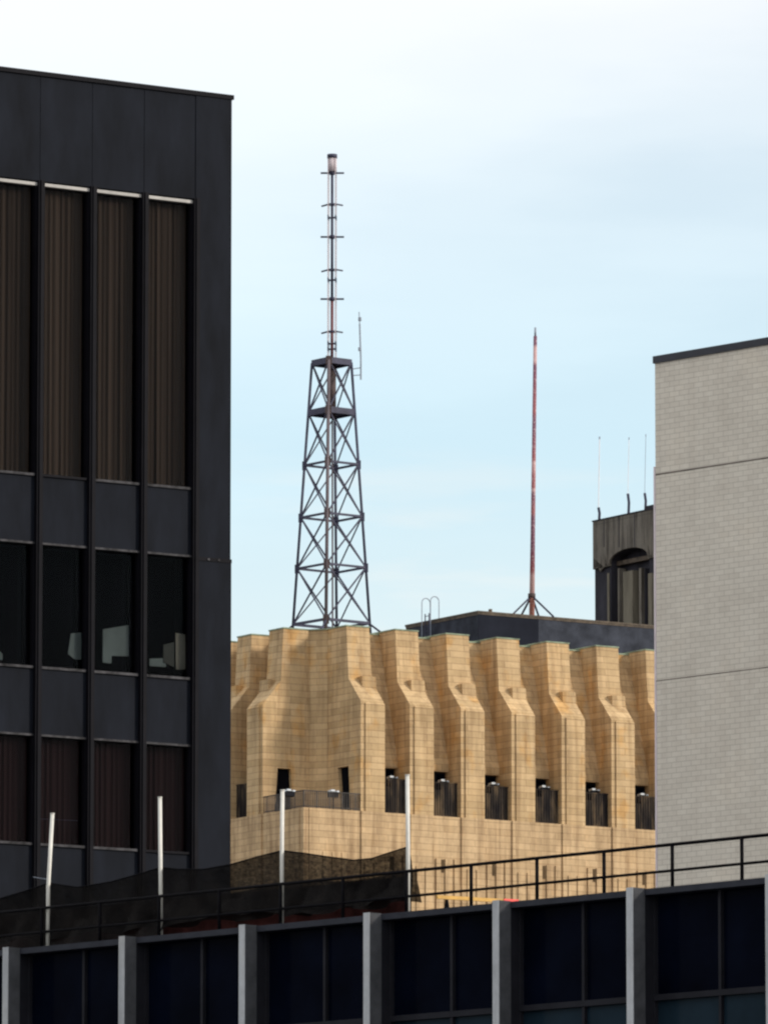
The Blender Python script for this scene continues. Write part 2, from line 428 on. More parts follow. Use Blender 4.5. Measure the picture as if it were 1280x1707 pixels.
for i in range(nb):
    xa, xb = ms[i + 1] + mw / 2, ms[i] - mw / 2
    # cladding panels: parapet panel then one spandrel between each pair of rows
    MB().box(ms[i + 1] + 0.007, ms[i] - 0.007, random.uniform(-0.004, 0.004), 0.9, rows[0][0] + 0.12, zr - 0.05).build('parapet_panel', DARKMETAL, root)
    for (za, zb_) in ((rows[0][1], rows[1][0]), (rows[1][1], rows[2][0]), (rows[2][1], rows[3][0])):
        MB().box(xa, xb, 0.02 + random.uniform(-0.006, 0.006), 0.9, zb_ + 0.05, za - 0.06).build('spandrel_panel', DARKMETAL, root)
    for r, (zt_, zb2, kind) in enumerate(rows):
        wn_ = MB()                                                 # frame round the opening
        wn_.box(xa, xa + 0.03, 0.02, 0.25, zb2, zt_).box(xb - 0.03, xb, 0.02, 0.25, zb2, zt_)
        wf = wn_.build('window', MULLION, root)
        MB().box(xa + 0.03, xb - 0.03, 0.145, 0.155, zb2, zt_).build('pane', GLASS_T, wf)
        hd = MB(); hd.box(xa, xb, -0.015, 0.16, zt_, zt_ + (0.075 if r == 0 else 0.05))
        hd.build('head_rail', HEADRAIL if r == 0 else SILL, wf)
        jit = random.uniform(-0.03, 0.03)
        MB().box(xa + 0.02, xb - 0.02, -0.03, 0.16, zb2 - 0.06, zb2).build('sill', SILL if (r == 1 or random.random() < .5) else MULLION, wf)
        if kind != 'clear':                                        # pleated drape behind the glass
            d = MB(); bm = d.bm; n = 26; prev = None
            for k in range(n + 1):
                x = xa + 0.03 + (xb - xa - 0.06) * k / n
                y = 0.28 + 0.026 * math.sin(k * 1.9 + i * 1.7 + 0.4 * math.sin(k * 0.7 + i)) + random.uniform(-0.012, 0.012)
                a = bm.verts.new((x, y, zb2)); b2 = bm.verts.new((x + random.uniform(-.008, .008), y, zt_))
                if prev: bm.faces.new((prev[0], a, b2, prev[1]))
                prev = (a, b2)
            d.build('drape', DRAPE if kind == 'tall' else DRAPE_R, wf)
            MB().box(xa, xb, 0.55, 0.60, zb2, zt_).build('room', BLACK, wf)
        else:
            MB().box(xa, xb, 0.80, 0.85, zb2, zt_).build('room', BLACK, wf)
        if kind == 'clear':
            def pan(pts, mt, y=0.20, nm='inset'):  # flat pale shapes set just behind the pane
                q = [DK.hit(px, py, y) for px, py in pts]
                MB().prism_xz(q, y, y + 0.02).build(nm, mt, wf)
            if i == 0:
                pan([(293, 1055), (311, 1058), (311, 1116), (294, 1116)], CREAM)
                pan([(273, 1075), (291, 1070), (291, 1112), (273, 1104)], plain("dim green inset", (0.13, 0.14, 0.11), 0.9), 0.24)
                pan([(250, 1098), (277, 1097), (277, 1112), (250, 1110)], PALE, 0.26)
            if i == 1: pan([(172, 1049), (215, 1042), (215, 1094), (187, 1093), (186, 1106), (172, 1104)], PALE)
            if i == 2: pan([(119, 1056), (140, 1054), (140, 1100), (125, 1099), (114, 1090)], PALE)
            if i == 3: pan([(0, 1085), (5, 1090), (5, 1100), (-12, 1100), (-12, 1085)], PALE)

# ---------------------------------------------------------------- the tan stone building with fluted piers
DE = Frame(at(506, 1346, 400.0), AR)
deco = empty('stone_building', DE.p, AR)
tag(deco, 'tan limestone building with stepped flaring piers and a notched corner balcony', 'stone building')
x683 = DE.hit(683, 1311)[0]; x1019 = DE.hit(1019, 1311)[0]
PP = (x1019 - x683) / 4.0
PW = 1.47
X0 = x683 - PP
NR = 9; NL = 3
XL = X0 + 0.70                                        # the left face's first pier stands a little further round
def px_r(k): return X0 + PP * k + (0.16 if k == 0 else 0)
def px_l(k): return XL + PP * k
zs = DE.hit(832, 1367, 0.0)[1]
zt = DE.hit(845, 1066, 1.62)[1]
zA = DE.hit(835, 1151, 1.38)[1]
zB = DE.hit(855, 1187, 0.0)[1]
zp0 = DE.hit(868, 1147, 0.78)[1]; zp1 = DE.hit(868, 1173, 0.78)[1]; zp2 = DE.hit(880, 1192, -0.18)[1]
zh = DE.hit(820, 1292, 1.2)[1]
LX = X0 + PP * NR - (PP - PW); LY = X0 + PP * NL + 9.0
base = MB()
base.box(0, LX, 0, LY, 0, zs)
for k in range(NR): base.box(px_r(k), px_r(k) + PW, -0.10, 0, 0, zs - 0.003)
for k in range(NL): base.box(-0.10, 0, px_l(k), px_l(k) + PW, 0, zs - 0.003)
base.box(0.35, X0 - 0.35, -0.05, 0, 0, zs - 0.004)
base.box(-0.05, 0, 0.35, XL - 0.35, 0, zs - 0.004)
# flutes on the storey below
zf = DE.hit(880, 1440, -0.1)[1]
for k in range(-1, NR - 1):
    xg = X0 + PP * k + PW; gw = PP - PW
    if k == -1: xg, gw = 1.0, X0 - 1.6
    for a in (0.10, 0.42, 0.74):
        base.box(xg + gw * a, xg + gw * (a + 0.16), -0.09, -0.001, 0, zf)
for k in range(NR):
    base.box(X0 + PP * k + 0.32, X0 + PP * k + 0.52, -0.17, -0.10, 0, zf - 0.5)
    base.box(X0 + PP * k + 0.92, X0 + PP * k + 1.12, -0.17, -0.10, 0, zf - 0.5)
bo = base.build('wall', STONE_B, deco)
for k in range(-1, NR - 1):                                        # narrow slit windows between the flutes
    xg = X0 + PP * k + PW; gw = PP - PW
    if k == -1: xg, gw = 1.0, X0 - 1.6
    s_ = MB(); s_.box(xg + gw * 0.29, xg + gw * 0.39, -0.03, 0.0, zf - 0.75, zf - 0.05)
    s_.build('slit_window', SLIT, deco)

def pier(k, left):
    x0 = px_l(k) if left else px_r(k); x1 = x0 + PW
    sA, sT = (1.14, 1.32) if left else (1.24, 1.46)
    b_ = MB()
    b_.prism_yz([(0, zs), (0, zB), (sA, zA), (sT, zt), (4.1, zt), (4.1, zs)], x0, x1)
    if left: b_.swap()
    body = b_.build('pier', STONE, deco)
    p_ = MB()
    xr_ = x1 + 0.02
    secs = [(zs, x0 + 0.26, -0.085), (zp2, x0 + 0.26, -0.085), (zp1, x0 + 0.62, sA - 0.46), (zp0, x0 + 0.62, sA - 0.42)]
    bm = p_.bm; prev = None; fs = []
    for (z, xl_, y) in secs:
        q = [bm.verts.new(c) for c in ((xl_, y, z), (xr_, y, z), (xr_, 1.5, z), (xl_, 1.5, z))]
        if prev:
            for a in range(4): fs.append(bm.faces.new((prev[a], prev[(a + 1) % 4], q[(a + 1) % 4], q[a])))
        else: fs.append(bm.faces.new(q))
        prev = q
    fs.append(bm.faces.new(prev)); bmesh.ops.recalc_face_normals(bm, faces=fs)
    if left: p_.swap()
    p_.build('front_panel', STONE, body)
    c_ = MB(); c_.box(x0 - 0.04, x1 + 0.04, sT - 0.04, 4.1, zt, zt + 0.07)
    if left: c_.swap()
    c_.build('coping', COPPER, body)
    return body
piersR = [pier(k, False) for k in range(NR)]
piersL = [pier(k, True) for k in range(NL)]
# battered wall between the piers, above the openings
for left, n in ((False, NR), (True, NL)):
    for k in range(n - 1):
        xa, xb = (px_l(k) + PW, px_l(k + 1)) if left else (px_r(k) + PW, px_r(k + 1))
        r_ = MB(); r_.prism_yz([(1.2, zh), (1.2, zh + 0.35), (3.1, zt - 0.12), (4.1, zt - 0.12), (4.1, zh)], xa, xb)
        if left: r_.swap()
        r_.build('recess_wall', STONE, deco)
        c_ = MB(); c_.box(xa, xb, 3.05, 4.1, zt - 0.12, zt - 0.04)
        if left: c_.swap()
        c_.build('coping', COPPER, deco)
        f_ = MB()
        f_.box(xa, xb, 1.55, 1.65, zs, zs + 0.1).box(xa, xb, 1.55, 1.65, zh - 0.1, zh)
        for a in (0.02, 0.34, 0.66, 0.98):
            xm = xa + (xb - xa) * a; f_.box(xm - 0.03, xm + 0.03, 1.55, 1.65, zs + 0.1, zh - 0.1)
        if left: f_.swap()
        wf = f_.build('window', GRID, deco)
        g_ = MB(); g_.box(xa, xb, 1.60, 1.62, zs, zh)
        if left: g_.swap()
        g_.build('pane', GLASS_D, wf)
        # bronze screen across the foot of the opening
        hr = DE.hit(850, 1312, 0.35)[1]
        s_ = MB()
        s_.box(xa, xb, 0.33, 0.37, hr - 0.05, hr).box(xa, xb, 0.33, 0.37, zs + 0.04, zs + 0.09)
        nbar = 11
        for q in range(nbar):
            xm = xa + (xb - xa) * (q + 0.5) / nbar; s_.box(xm - 0.025, xm + 0.025, 0.34, 0.36, zs + 0.09, hr - 0.05)
        s_.box(xa, xa + (xb - xa) * 0.45, 0.39, 0.40, zs + 0.06, hr - 0.42)
        s_.box(xa + (xb - xa) * 0.45, xb, 0.385, 0.40, zs + 0.06, hr - 0.03)
        if left: s_.swap()
        s_.build('screen', SCREEN, deco)
# notch at the corner: splayed back wall, two tapered openings
XR = px_r(0)
for e, za_, zb_, nm, mt in ((0.0, zs, zt - 0.005, 'corner_wall', STONE_C), (0.05, zt - 0.005, zt + 0.065, 'coping', COPPER)):
    MB().prism_xy([(3.0 - e, XL + 0.1), (3.0 - e, XL - 0.02 - e), (XR - 0.02 - e, 3.35 - e), (XR + 0.1, 3.35 - e), (XR + 0.5, 4.05), (4.05, XL + 0.5)], za_, zb_).build(nm, mt, deco)
zw = DE.hit(474, 1281, XL)[1]
lx0 = DE.hit(458, 1345, XL)[0]; lx1 = DE.hit(489, 1345, XL)[0]; lx2 = DE.hit(485, 1282, XL)[0]; lx3 = DE.hit(463, 1282, XL)[0]
cut(piersL[0], MB().prism_xz([(lx0, zs - 0.01), (lx1, zs - 0.01), (lx2, zw), (lx3, zw)], XL - 0.5, XL + 0.75))
ry0 = DE.hitx(584, 1345, XR)[0]; ry1 = DE.hitx(568, 1345, XR)[0]; ry2 = DE.hitx(563, 1282, XR)[0]; ry3 = DE.hitx(581, 1282, XR)[0]
cut(piersR[0], MB().prism_yz([(ry0, zs - 0.01), (ry1, zs - 0.01), (ry2, zw), (ry3, zw)], XR - 0.5, XR + 0.75))
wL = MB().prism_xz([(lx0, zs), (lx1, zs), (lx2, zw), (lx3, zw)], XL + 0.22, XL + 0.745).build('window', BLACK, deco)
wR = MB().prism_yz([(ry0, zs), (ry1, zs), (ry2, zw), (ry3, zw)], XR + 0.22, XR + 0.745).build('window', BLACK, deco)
# roof
MB().box(4.1, LX, 4.1, LY, zs, zt - 0.55).build('roof', FELT, deco)
# corner balcony railing
br = MB(); hb = zs + 0.95
br.box(0.06, XR, 0.06, 0.11, hb - 0.05, hb).box(0.06, 0.11, 0.11, XL, hb - 0.05, hb)
br.box(0.06, XR, 0.07, 0.10, zs + 0.08, zs + 0.12).box(0.07, 0.10, 0.10, XL, zs + 0.08, zs + 0.12)
for q in range(27):
    ww = 0.022 if q % 6 else 0.04
    x = 0.085 + (XR - 0.1) * q / 26.0; y = 0.085 + (XL - 0.1) * q / 26.0
    br.box(x - ww, x + ww, 0.07, 0.10, zs, hb - 0.05)
    if q: br.box(0.07, 0.10, y - ww, y + ww, zs, hb - 0.05)
br.build('balcony_railing', GRILLE, deco)

# floodlights behind the railings, pointing up the piers
def flood(px, py, d, label, plane='y'):
    x, z = DE.hit(px, py, d)
    t = empty('floodlight', DE.world(x, d, z), AR)
    tag(t, label, 'floodlight', 'floodlights on the stone building')
    h_ = MB(); h_.prism_yz([(-0.16, 0.0), (0.16, -0.06), (0.12, -0.30), (-0.10, -0.26)], -0.27, 0.27); h_.build('housing', GRID, t)
    l_ = MB(); l_.prism_yz([(-0.20, 0.0), (-0.20, 0.10), (0.16, 0.06), (0.16, -0.055)], -0.27, -0.03)
    l_.prism_yz([(-0.20, -0.02), (-0.20, 0.06), (0.16, 0.06), (0.16, -0.055)], 0.10, 0.24); l_.build('lamp_glass', LAMPW, t)
    k_ = MB(); k_.box(-0.03, 0.03, -0.02, 0.02, zs - z, -0.2); k_.build('bracket', GRID, t)
    return t
flood(483, 1319, 0.30, 'floodlight behind the corner balcony railing, near the left tapered opening')
flood(556, 1320, 0.30, 'floodlight behind the corner balcony railing, near the right tapered opening')
ordw = ['first', 'second', 'third', 'fourth', 'fifth', 'sixth']
for k in range(6):
    px = (654, 739, 823, 907, 990, 1071)[k]; py = (1297, 1303, 1308, 1313, 1318, 1326)[k]
    flood(px, py, 0.95, 'small white floodlight in the %s dark pier opening right of the corner balcony' % ordw[k])

# ---------------------------------------------------------------- penthouse, cage ladder, mast on the stone roof
PHc = at(797, 1021, 414.0)
PH = Frame(PHc, AR)
zph = PHc.z; zroof = zt - 0.55
pent = empty('roof_penthouse', Vector((PHc.x, PHc.y, zroof)), AR)
tag(pent, 'low black felt clad penthouse on the roof behind the stone piers', 'penthouse')
pl = PH.hitx(677, 1037, 0.0)[0]
hp = zph - zroof
MB().box(0, 16.5, 0, pl, 0, hp).build('wall', TAR, pent)
MB().box(-0.012, 0.0, 0.02, pl, 0.02, hp - 0.14).build('side_cladding', FELT, pent)
c_ = MB(); c_.box(-0.06, 16.56, -0.06, pl + 0.06, hp, hp + 0.10).box(-0.04, 16.5, -0.03, 0, hp - 0.10, hp - 0.002).box(-0.04, -0.012, 0.0, pl, hp - 0.13, hp - 0.002)
c_.build('coping', FLASH, pent)
xp = PH.hit(897, 1050)[0]
MB().box(xp, 16.5, -0.012, 0, 0.02, hp - 0.12).build('patch', FELT, pent)
x, z = PH.hit(817, 1019, 1.0)
MB().box(x - 0.06, x + 0.06, 0.9, 1.1, hp + 0.1, hp + 0.4).build('vent_pipe', FLASH, pent)
# ladder with curved hand hoops climbing the penthouse end
ly, lz = PH.hitx(718, 1030, 0.0)
lad = empty('roof_ladder', PH.world(-0.25, ly, zroof), AR)
tag(lad, 'thin steel ladder with two hooped handrails rising over the penthouse roof edge', 'ladder')
dz = zph - zroof
hz = at(718, 996, PH.world(0, ly, 0).y).z - zroof
for s in (-1, 1):
    pts = []
    for q in range(13):
        a = PI * q / 12.0
        pts.append((0.25 - 0.28 * math.cos(a) - 0.03, 0.45 * s, hz - 0.28 + 0.28 * math.sin(a)))
    pts = [(pts[0][0], pts[0][1], 0.0)] + pts + [(pts[-1][0], pts[-1][1], dz)]
    MB().tube(pts, 0.028, 6).build('hoop', GREYROD, lad)
for s in (-1, 1): MB().bar((0, 0.2 * s, 0), (0, 0.2 * s, dz + 0.45), 0.05).build('stile', STEEL, lad)
rg = MB()
z = 0.2
while z < dz + 0.4: rg.bar((0, -0.2, z), (0, 0.2, z), 0.03); z += 0.28
rg.build('rungs', STEEL, lad)

# red and white mast
mb = at(886, 1031, 417.5)
tip = at(892, 546, 417.5)
zm0 = zph + 0.1
mast = empty('radio_mast', Vector((mb.x, mb.y, zm0)), 0.0)
tag(mast, 'tall slender red and white mast braced by struts on the penthouse roof', 'mast')
H = tip.z - zm0; lean = tip.x - mb.x
MB().tube([(0, 0, 0), (lean * .3, 0, H * .3), (lean * .97, 0, H * .97)], 0.155, 10, 0.10).build('pole', mast_mat(H), mast)
MB().tube([(lean * .97, 0, H * .97), (lean, 0, H)], 0.06, 8).build('tip_lamp', GREYROD, mast)
zb3 = at(886, 993, 417.5).z - zm0
for (dx, dy) in ((-1.25, -0.6), (-0.75, 1.2), (1.2, -0.9), (0.5, 1.0)):
    MB().bar((0, 0, zb3), (dx, dy, 0), 0.085).build('strut', STEEL, mast)
MB().tube([(0, 0, zb3 - 0.12), (0, 0, zb3 + 0.12)], 0.21, 10).build('collar', BROWNC, mast)

# ---------------------------------------------------------------- lattice radio tower
TY = 409.3
LEV = [1040, 947, 862, 775, 688, 605]
tb = at(553, 1040, TY)
zl = [at(553, y, TY).z for y in LEV]
k_ = TY / F
tow = empty('lattice_tower', Vector((tb.x, tb.y, zroof)), 0.0)
tag(tow, 'dark steel lattice radio tower with a slender antenna mast above the corner', 'radio tower')
zl = [z - zroof for z in zl]
def rad(z):
    t = (z - zl[0]) / (zl[5] - zl[0]); return (65 + (33.5 - 65) * t) * k_
PHI = math.radians(-7.5)
def node(i, z):
    a = PHI + i * PI / 2; r = rad(z)
    t = (z - zl[0]) / (zl[5] - zl[0])
    return Vector((r * math.cos(a) - 0.02, r * math.sin(a), z))
for i in range(4):           # 0 right, 1 back, 2 left, 3 front
    l_ = MB(); l_.tube([node(i, -0.0), node(i, zl[5])], 0.095 if i == 3 else 0.075, 8)
    p = node(i, 0.0); l_.box(p.x - 0.25, p.x + 0.25, p.y - 0.25, p.y + 0.25, 0, 0.06)
    l_.build('leg', STEEL_L if i == 3 else STEEL, tow)  # front leg's lit tone is put into its own colour
for L in range(6):
    z = zl[L]
    deep = 0.34 if L >= 4 else (0.15 if L == 0 else 0.12)
    r_ = MB()
    for i in range(4):
        r_.bar(node(i, z), node((i + 1) % 4, z), 0.09, deep)
    r_.build('ring_beam', STEEL, tow)
    for i in range(4):
        if L in (1, 2, 3) or i == 3:
            p = node(i, z); d = 0.17 if i in (1, 3) else 0.13
            MB().box(p.x - d, p.x + d, p.y - 0.06, p.y + 0.06, z - 0.26, z + 0.22).build('gusset_plate', BROWNC if i == 3 else STEEL, tow)  # front gussets carry their lit brown as a separate colour
    if L in (4, 5):
        pf = MB(); pf.prism_xy([(node(i, z).x * 0.96, node(i, z).y * 0.96) for i in range(4)], z - 0.05, z - 0.02); pf.build('platform', STEEL, tow)
for L in range(5):
    for i in range(4):
        j = (i + 1) % 4
        b_ = MB()
        b_.bar(node(i, zl[L]), node(j, zl[L + 1]), 0.070, 0.070)
        b_.bar(node(j, zl[L]) * 1.0, node(i, zl[L + 1]), 0.06, 0.06)
        b_.build('cross_brace', STEEL, tow)
# diagonal feet
for i, e in ((0, Vector((0.75, 0.1, 0))), (2, Vector((-0.7, 0.2, 0))), (3, Vector((-0.2, -0.9, 0)))):
    p = node(i, zl[0] - 0.05); q = p + e; q.z = zl[0] - 0.6
    q2 = p + e * 2.0; q2.z = max(0.02, zl[0] - 1.3)
    MB().tube([p, q, q2], 0.06, 6).build('foot_strut', STEEL, tow)
# feed pipe up the middle
MB().tube([(0.05, 0.1, 0), (0.02, 0.05, zl[4])], 0.05, 6).build('feed_pipe', STEEL_L, tow)
MB().tube([(0, 0, zl[4] - 0.3), (0, 0, zl[5] + 0.1)], 0.225, 12).build('mast_base', BROWNC, tow)
zz = lambda y: at(553, y, TY).z - zroof
ztop = zz(264)
for i in range(4):
    a = PI / 4 + PHI + i * PI / 2
    MB().tube([(0.30 * math.cos(a), 0.30 * math.sin(a), zl[5]), (0.29 * math.cos(a), 0.29 * math.sin(a), ztop)], 0.022, 6).build('mast_tube', PALETUBE, tow)
MB().tube([(0, 0, zl[5]), (0, 0, zz(500))], 0.085, 8).build('mast_core', plain("red brown core", (0.16, 0.055, 0.06), 0.6), tow)
MB().tube([(0, 0, zz(500)), (0, 0, zz(286))], 0.075, 8).build('mast_core', STEEL, tow)
MB().tube([(0, 0, zz(286)), (0, 0, zz(264))], 0.25, 12).build('mast_tip', PALETUBE, tow)
MB().tube([(0, 0, zz(264)), (0, 0, zz(257.5))], 0.28, 12).build('mast_cap', STEEL, tow)
for q, y in enumerate((288.5, 341, 395, 450, 498.5, 553)):
    z = zz(y); c_ = MB()
    if q % 2 == 0:
        c_.tube([(-0.64, 0, z), (0.66, 0, z)], 0.055, 6); c_.tube([(0, 0, z - 0.10), (0, 0, z + 0.10)], 0.14, 8)
        c_.tube([(0, -0.6, z), (0, 0.6, z)], 0.03, 6)
    else:
        c_.bar((-0.58, 0.25, z - 0.05), (-0.1, -0.12, z + 0.02), 0.08, 0.075).bar((-0.1, -0.12, z), (0.1, -0.12, z), 0.1, 0.09).bar((0.1, -0.12, z + 0.02), (0.58, 0.25, z - 0.0), 0.08, 0.075)
        c_.bar((-0.25, 0.3, z), (0.25, 0.3, z), 0.05)
    c_.build('antenna_arm', STEEL, tow)
for y in (363, 467, 573, 582):
    z = zz(y); c_ = MB()
    for i in range(4):
        a = PI / 4 + PHI + i * PI / 2; p = Vector((0.295 * math.cos(a), 0.295 * math.sin(a), z))
        c_.bar((0, 0, z), p, 0.05, 0.06); c_.bar(p - Vector((0, 0, 0.13)), p + Vector((0, 0, 0.13)), 0.05)
    c_.build('clamp', STEEL, tow)
# whip antenna bracketed off the right leg
n0 = node(0, zz(640)) + tow.location
wp = empty('whip_antenna', at(600, 632, TY), 0.0)
tag(wp, 'grey whip antenna bracketed off the right leg of the lattice tower', 'antenna', 'whip antennas')
W = lambda px, py: at(px, py, TY) - wp.location
MB().tube([W(601.5, 633), W(601.5, 600), W(599.5, 540)], 0.045, 6).build('mast_tube', GREYROD, wp)
MB().tube([W(599.5, 540), W(598.5, 520)], 0.025, 6).build('tip', GREYROD, wp)
for y in (614, 625): MB().bar(W(588, y + 1), W(602, y - 1 if y == 614 else y), 0.045).build('bracket', GREYROD, wp)
for y in (532, 582): MB().tube([W(599.8, y + 3), W(599.8, y - 3)], 0.09, 6).build('collar', GREYROD, wp)

# ---------------------------------------------------------------- stained concrete tower at the right
AL = -math.atan(1.56)
CT = Frame(at(988, 870, 432.0), AL)
ct = empty('concrete_tower', CT.p, AL)
tag(ct, 'grey stained concrete tower with an arched opening, half hidden by the brick block', 'concrete tower')
zc = CT.hit(988, 870)[1]
cw = CT.hit(1105, 900)[0] + 1.5
def cx(px, py=950, d=0.0): return CT.hit(px, py, d)[0]
def cz(px, py, d=0.0): return CT.hit(px, py, d)[1]
zarch = cz(1045, 914); zspr = cz(1045, 932); zcrown = cz(1045, 938)
zb4 = cz(1045, 1040) - 4
xs0, xs1 = cx(1015.5), cx(1079)
def arch(y0, y1, grow=0.0):
    q = []
    for a in range(13):
        t = PI * a / 12.0; q.append(((xs0 + xs1) / 2 - ((xs1 - xs0) / 2 + grow) * math.cos(t), zspr + (zarch - zspr + grow) * math.sin(t)))
    return MB().prism_xz([(xs0 - grow, zb4)] + q + [(xs1 + grow, zb4)], y0, y1)
wl_ = MB().box(0, cw, 0.12, 7.0, 0, zc - 0.05).build('wall', CONC_D, ct)
cut(wl_, arch(-0.5, 0.9))
crown = MB().box(0, cw, -0.02, 0.12, zcrown, zc).build('crown', CONC, ct)
cut(crown, arch(-0.5, 0.9))
for a, b_, tip_ in ((0.0, cx(1007), 953), (cx(1007.6), cx(1015), 947), (cx(1079.5), cx(1087), 945)):   # light lower edge ends in points
    zt_ = cz(1000, tip_)
    MB().prism_xz([(a, zcrown), (b_, zcrown), (b_, zt_ + 0.3), (a + (b_ - a) * 0.65, zt_), (a, zt_ + 0.9)], -0.02, 0.12).build('pendant', CONC, ct)
for px in (1007, 1032, 1058):
    MB().box(cx(px) - 0.03, cx(px) + 0.03, -0.035, -0.02, cz(px, 912), zc - 0.03).build('joint_strip', CONC_D, ct)
for px, wd, mt, y in ((1022, 0.20, CONC_L, .35), (1030.5, 0.26, CONC, .35), (1046, 1.05, CONC_L, .30), (1066.5, 0.34, CONC, .3), (1074.5, 0.14, CONC_D, .3)):
    x = cx(px, 990, y)
    MB().prism_xy([(x - wd / 2, 0.8), (x - wd / 2 + 0.05, y), (x + wd / 2 - 0.05, y), (x + wd / 2, 0.8)], zb4, cz(px, 945 if wd < 1 else 950)).build('column', mt, ct)
MB().box(xs0, xs1, 0.5, 0.8, cz(1045, 936), cz(1045, 929)).build('lintel', FLASH, ct)
for px, wd in ((1013, 0.16), (1083, 0.4), (1092, 0.5)):
    x = cx(px, 990, 0.06)
    MB().box(x - wd / 2, x + wd / 2, 0.06, 0.12, zb4, cz(px, 955)).build('buff_strip', CONC_L, ct)
MB().box(-0.05, cw, -0.06, 7.0, zc, zc + 0.07).build('coping', CONC_D, ct)
MB().box(cx(1068), cw, 0.3, 7.0, zc + 0.07, zc + 0.35).build('roof_kerb', CONC_D, ct)
def whip(px, ybase, ymid, ytop, label, rod, rb=0.06, rt=0.02):
    d = 0.6; x = cx(px, ybase, d); P = CT.world(x, d, zc + 0.07)
    t = empty('whip_antenna', P, 0.0)
    tag(t, label, 'antenna', 'whip antennas')
    zm = at(px, ymid, P.y).z - P.z; ztp = at(px, ytop, P.y).z - P.z
    MB().tube([(0, 0, 0), (0.03, 0, zm * 0.6), (-0.03, 0, zm)], rb, 6).build('mount', STEEL, t)
    MB().tube([(-0.03, 0, zm), (0.05, 0, ztp)], rt, 6).build('rod', rod, t)
    if ytop < 740: MB().tube([(0.05, 0, ztp), (0.05, 0, ztp + 0.14)], rt * 1.8, 6).build('tip', GREYROD, t)
whip(998, 868, 846, 732, 'pale whip antenna on a dark mount at the left corner of the concrete tower roof', THIN, 0.08, 0.024)
whip(1047, 858, 823, 733, 'faint whip antenna on the tallest dark mount of the concrete tower roof', THIN, 0.08, 0.016)
whip(1075, 850, 822, 728, 'thin grey whip antenna on the concrete tower roof nearest the brick wall', GREYROD, 0.075, 0.014)

# ---------------------------------------------------------------- white brick block at the right
BB = Frame(at(1091, 600, 230.0), AF)
bb = empty('brick_building', BB.p, AF)
tag(bb, 'windowless pale grey brick block with a dark metal roof edge at the right', 'brick building')
zbb = BB.hit(1091, 606)[1]
MB().box(0, 22, 0, 16, 0, zbb).build('wall', BRICK, bb)
zc1 = BB.hit(1091, 594)[1]
MB().box(-0.05, 22.05, -0.05, 16.05, zbb, zc1).build('coping', plain("navy metal coping", (0.018, 0.019, 0.030), 0.5), bb)
JO = plain("dark mortar joint", (0.17, 0.145, 0.125), 0.9, 0, 0.1, 0.5, 1.0)
for (pxa, ya, th_) in ((1092, 791, 0.045), (1093, 1135, 0.028)):
    x, z = BB.hit(pxa, ya)
    j_ = MB(); j_.prism_xz([(x, z - th_ * .8), (22, z - th_ * 0.3), (22, z + th_ * 0.3), (x, z + th_ * .4)], -0.003, 0.05); j_.build('shelf_angle', JO, bb)
x, z1 = BB.hit(1091, 778); z2 = BB.hit(1091, 860)[1]
MB().tube([(-0.05, 0.03, z1), (-0.05, 0.03, 2)], 0.05, 8).build('drain_pipe', PALETUBE, bb)

# ---------------------------------------------------------------- near glazed block with the railing
FG = Frame(at(640, 1524, 150.0), AF)
fg = empty('glass_building', FG.p, AF)
tag(fg, 'dark glazed office block with pale upright fins along the bottom of the picture', 'office building')
ze = FG.hit(740, 1514)[1]
fins = [FG.hit(px, 1620, -0.3)[0] for px in (8, 199, 398, 606, 822, 1047)]
sp = (fins[5] - fins[0]) / 5.0
FX = [fins[0] + sp * k for k in range(-2, 9)]
xa, xb = FX[0] - 0.5, FX[-1] + 0.5
ztr = FG.hit(1180, 1652, 0.3)[1]
ztr_b = FG.hit(1180, 1662, 0.3)[1]
zlow = ztr_b - 1.6
wl = MB(); wl.box(xa, xb, 0.5, 13.0, 0, ze - 0.12); wl.box(xa, xb, 0.0, 0.5, 0, zlow); wl.build('wall', GRID, fg)
MB().box(xa, xb, -0.04, 1.0, ze - 0.12, ze).build('fascia', FASCIA, fg)
MB().box(xa, xb, 1.0, 13.0, ze - 0.12, ze - 0.05).build('roof', ROOFG, fg)
FW = 0.175
for x in FX:
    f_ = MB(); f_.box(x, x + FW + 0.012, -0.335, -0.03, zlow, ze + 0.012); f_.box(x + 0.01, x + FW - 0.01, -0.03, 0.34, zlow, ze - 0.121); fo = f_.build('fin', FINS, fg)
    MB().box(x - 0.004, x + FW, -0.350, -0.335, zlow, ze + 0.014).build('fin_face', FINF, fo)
for a, b_ in zip(FX, FX[1:]):
    x0 = a + FW; x1 = b_; xm = (x0 + x1) / 2 + 0.02
    f_ = MB()
    f_.box(x0, x1, 0.18, 0.34, ztr_b, ztr)                        # transom
    f_.box(xm - 0.035, xm + 0.035, 0.2, 0.34, ztr, ze - 0.12).box(xm - 0.035, xm + 0.035, 0.2, 0.34, zlow, ztr_b)
    f_.box(x1 - 0.05, x1, 0.2, 0.34, ztr, ze - 0.12).box(x0, x0 + 0.05, 0.2, 0.34, zlow, ze - 0.12)
    f_.box(x0 - 0.012, x0 + 0.012, -0.028, 0.2, zlow, ze - 0.121)
    wf = f_.build('window', plain("window bar", (0.026, 0.027, 0.033), 0.5) if False else GRID, fg)
    for (p, q) in ((x0, xm), (xm, x1)):
        MB().box(p + 0.01, q - 0.01, 0.29, 0.31, ztr, ze - 0.121).build('pane', GLASS_D, wf)
        MB().box(p + 0.01, q - 0.01, 0.28, 0.30, zlow, ztr_b).build('spandrel_pane', GLASS_B, wf)

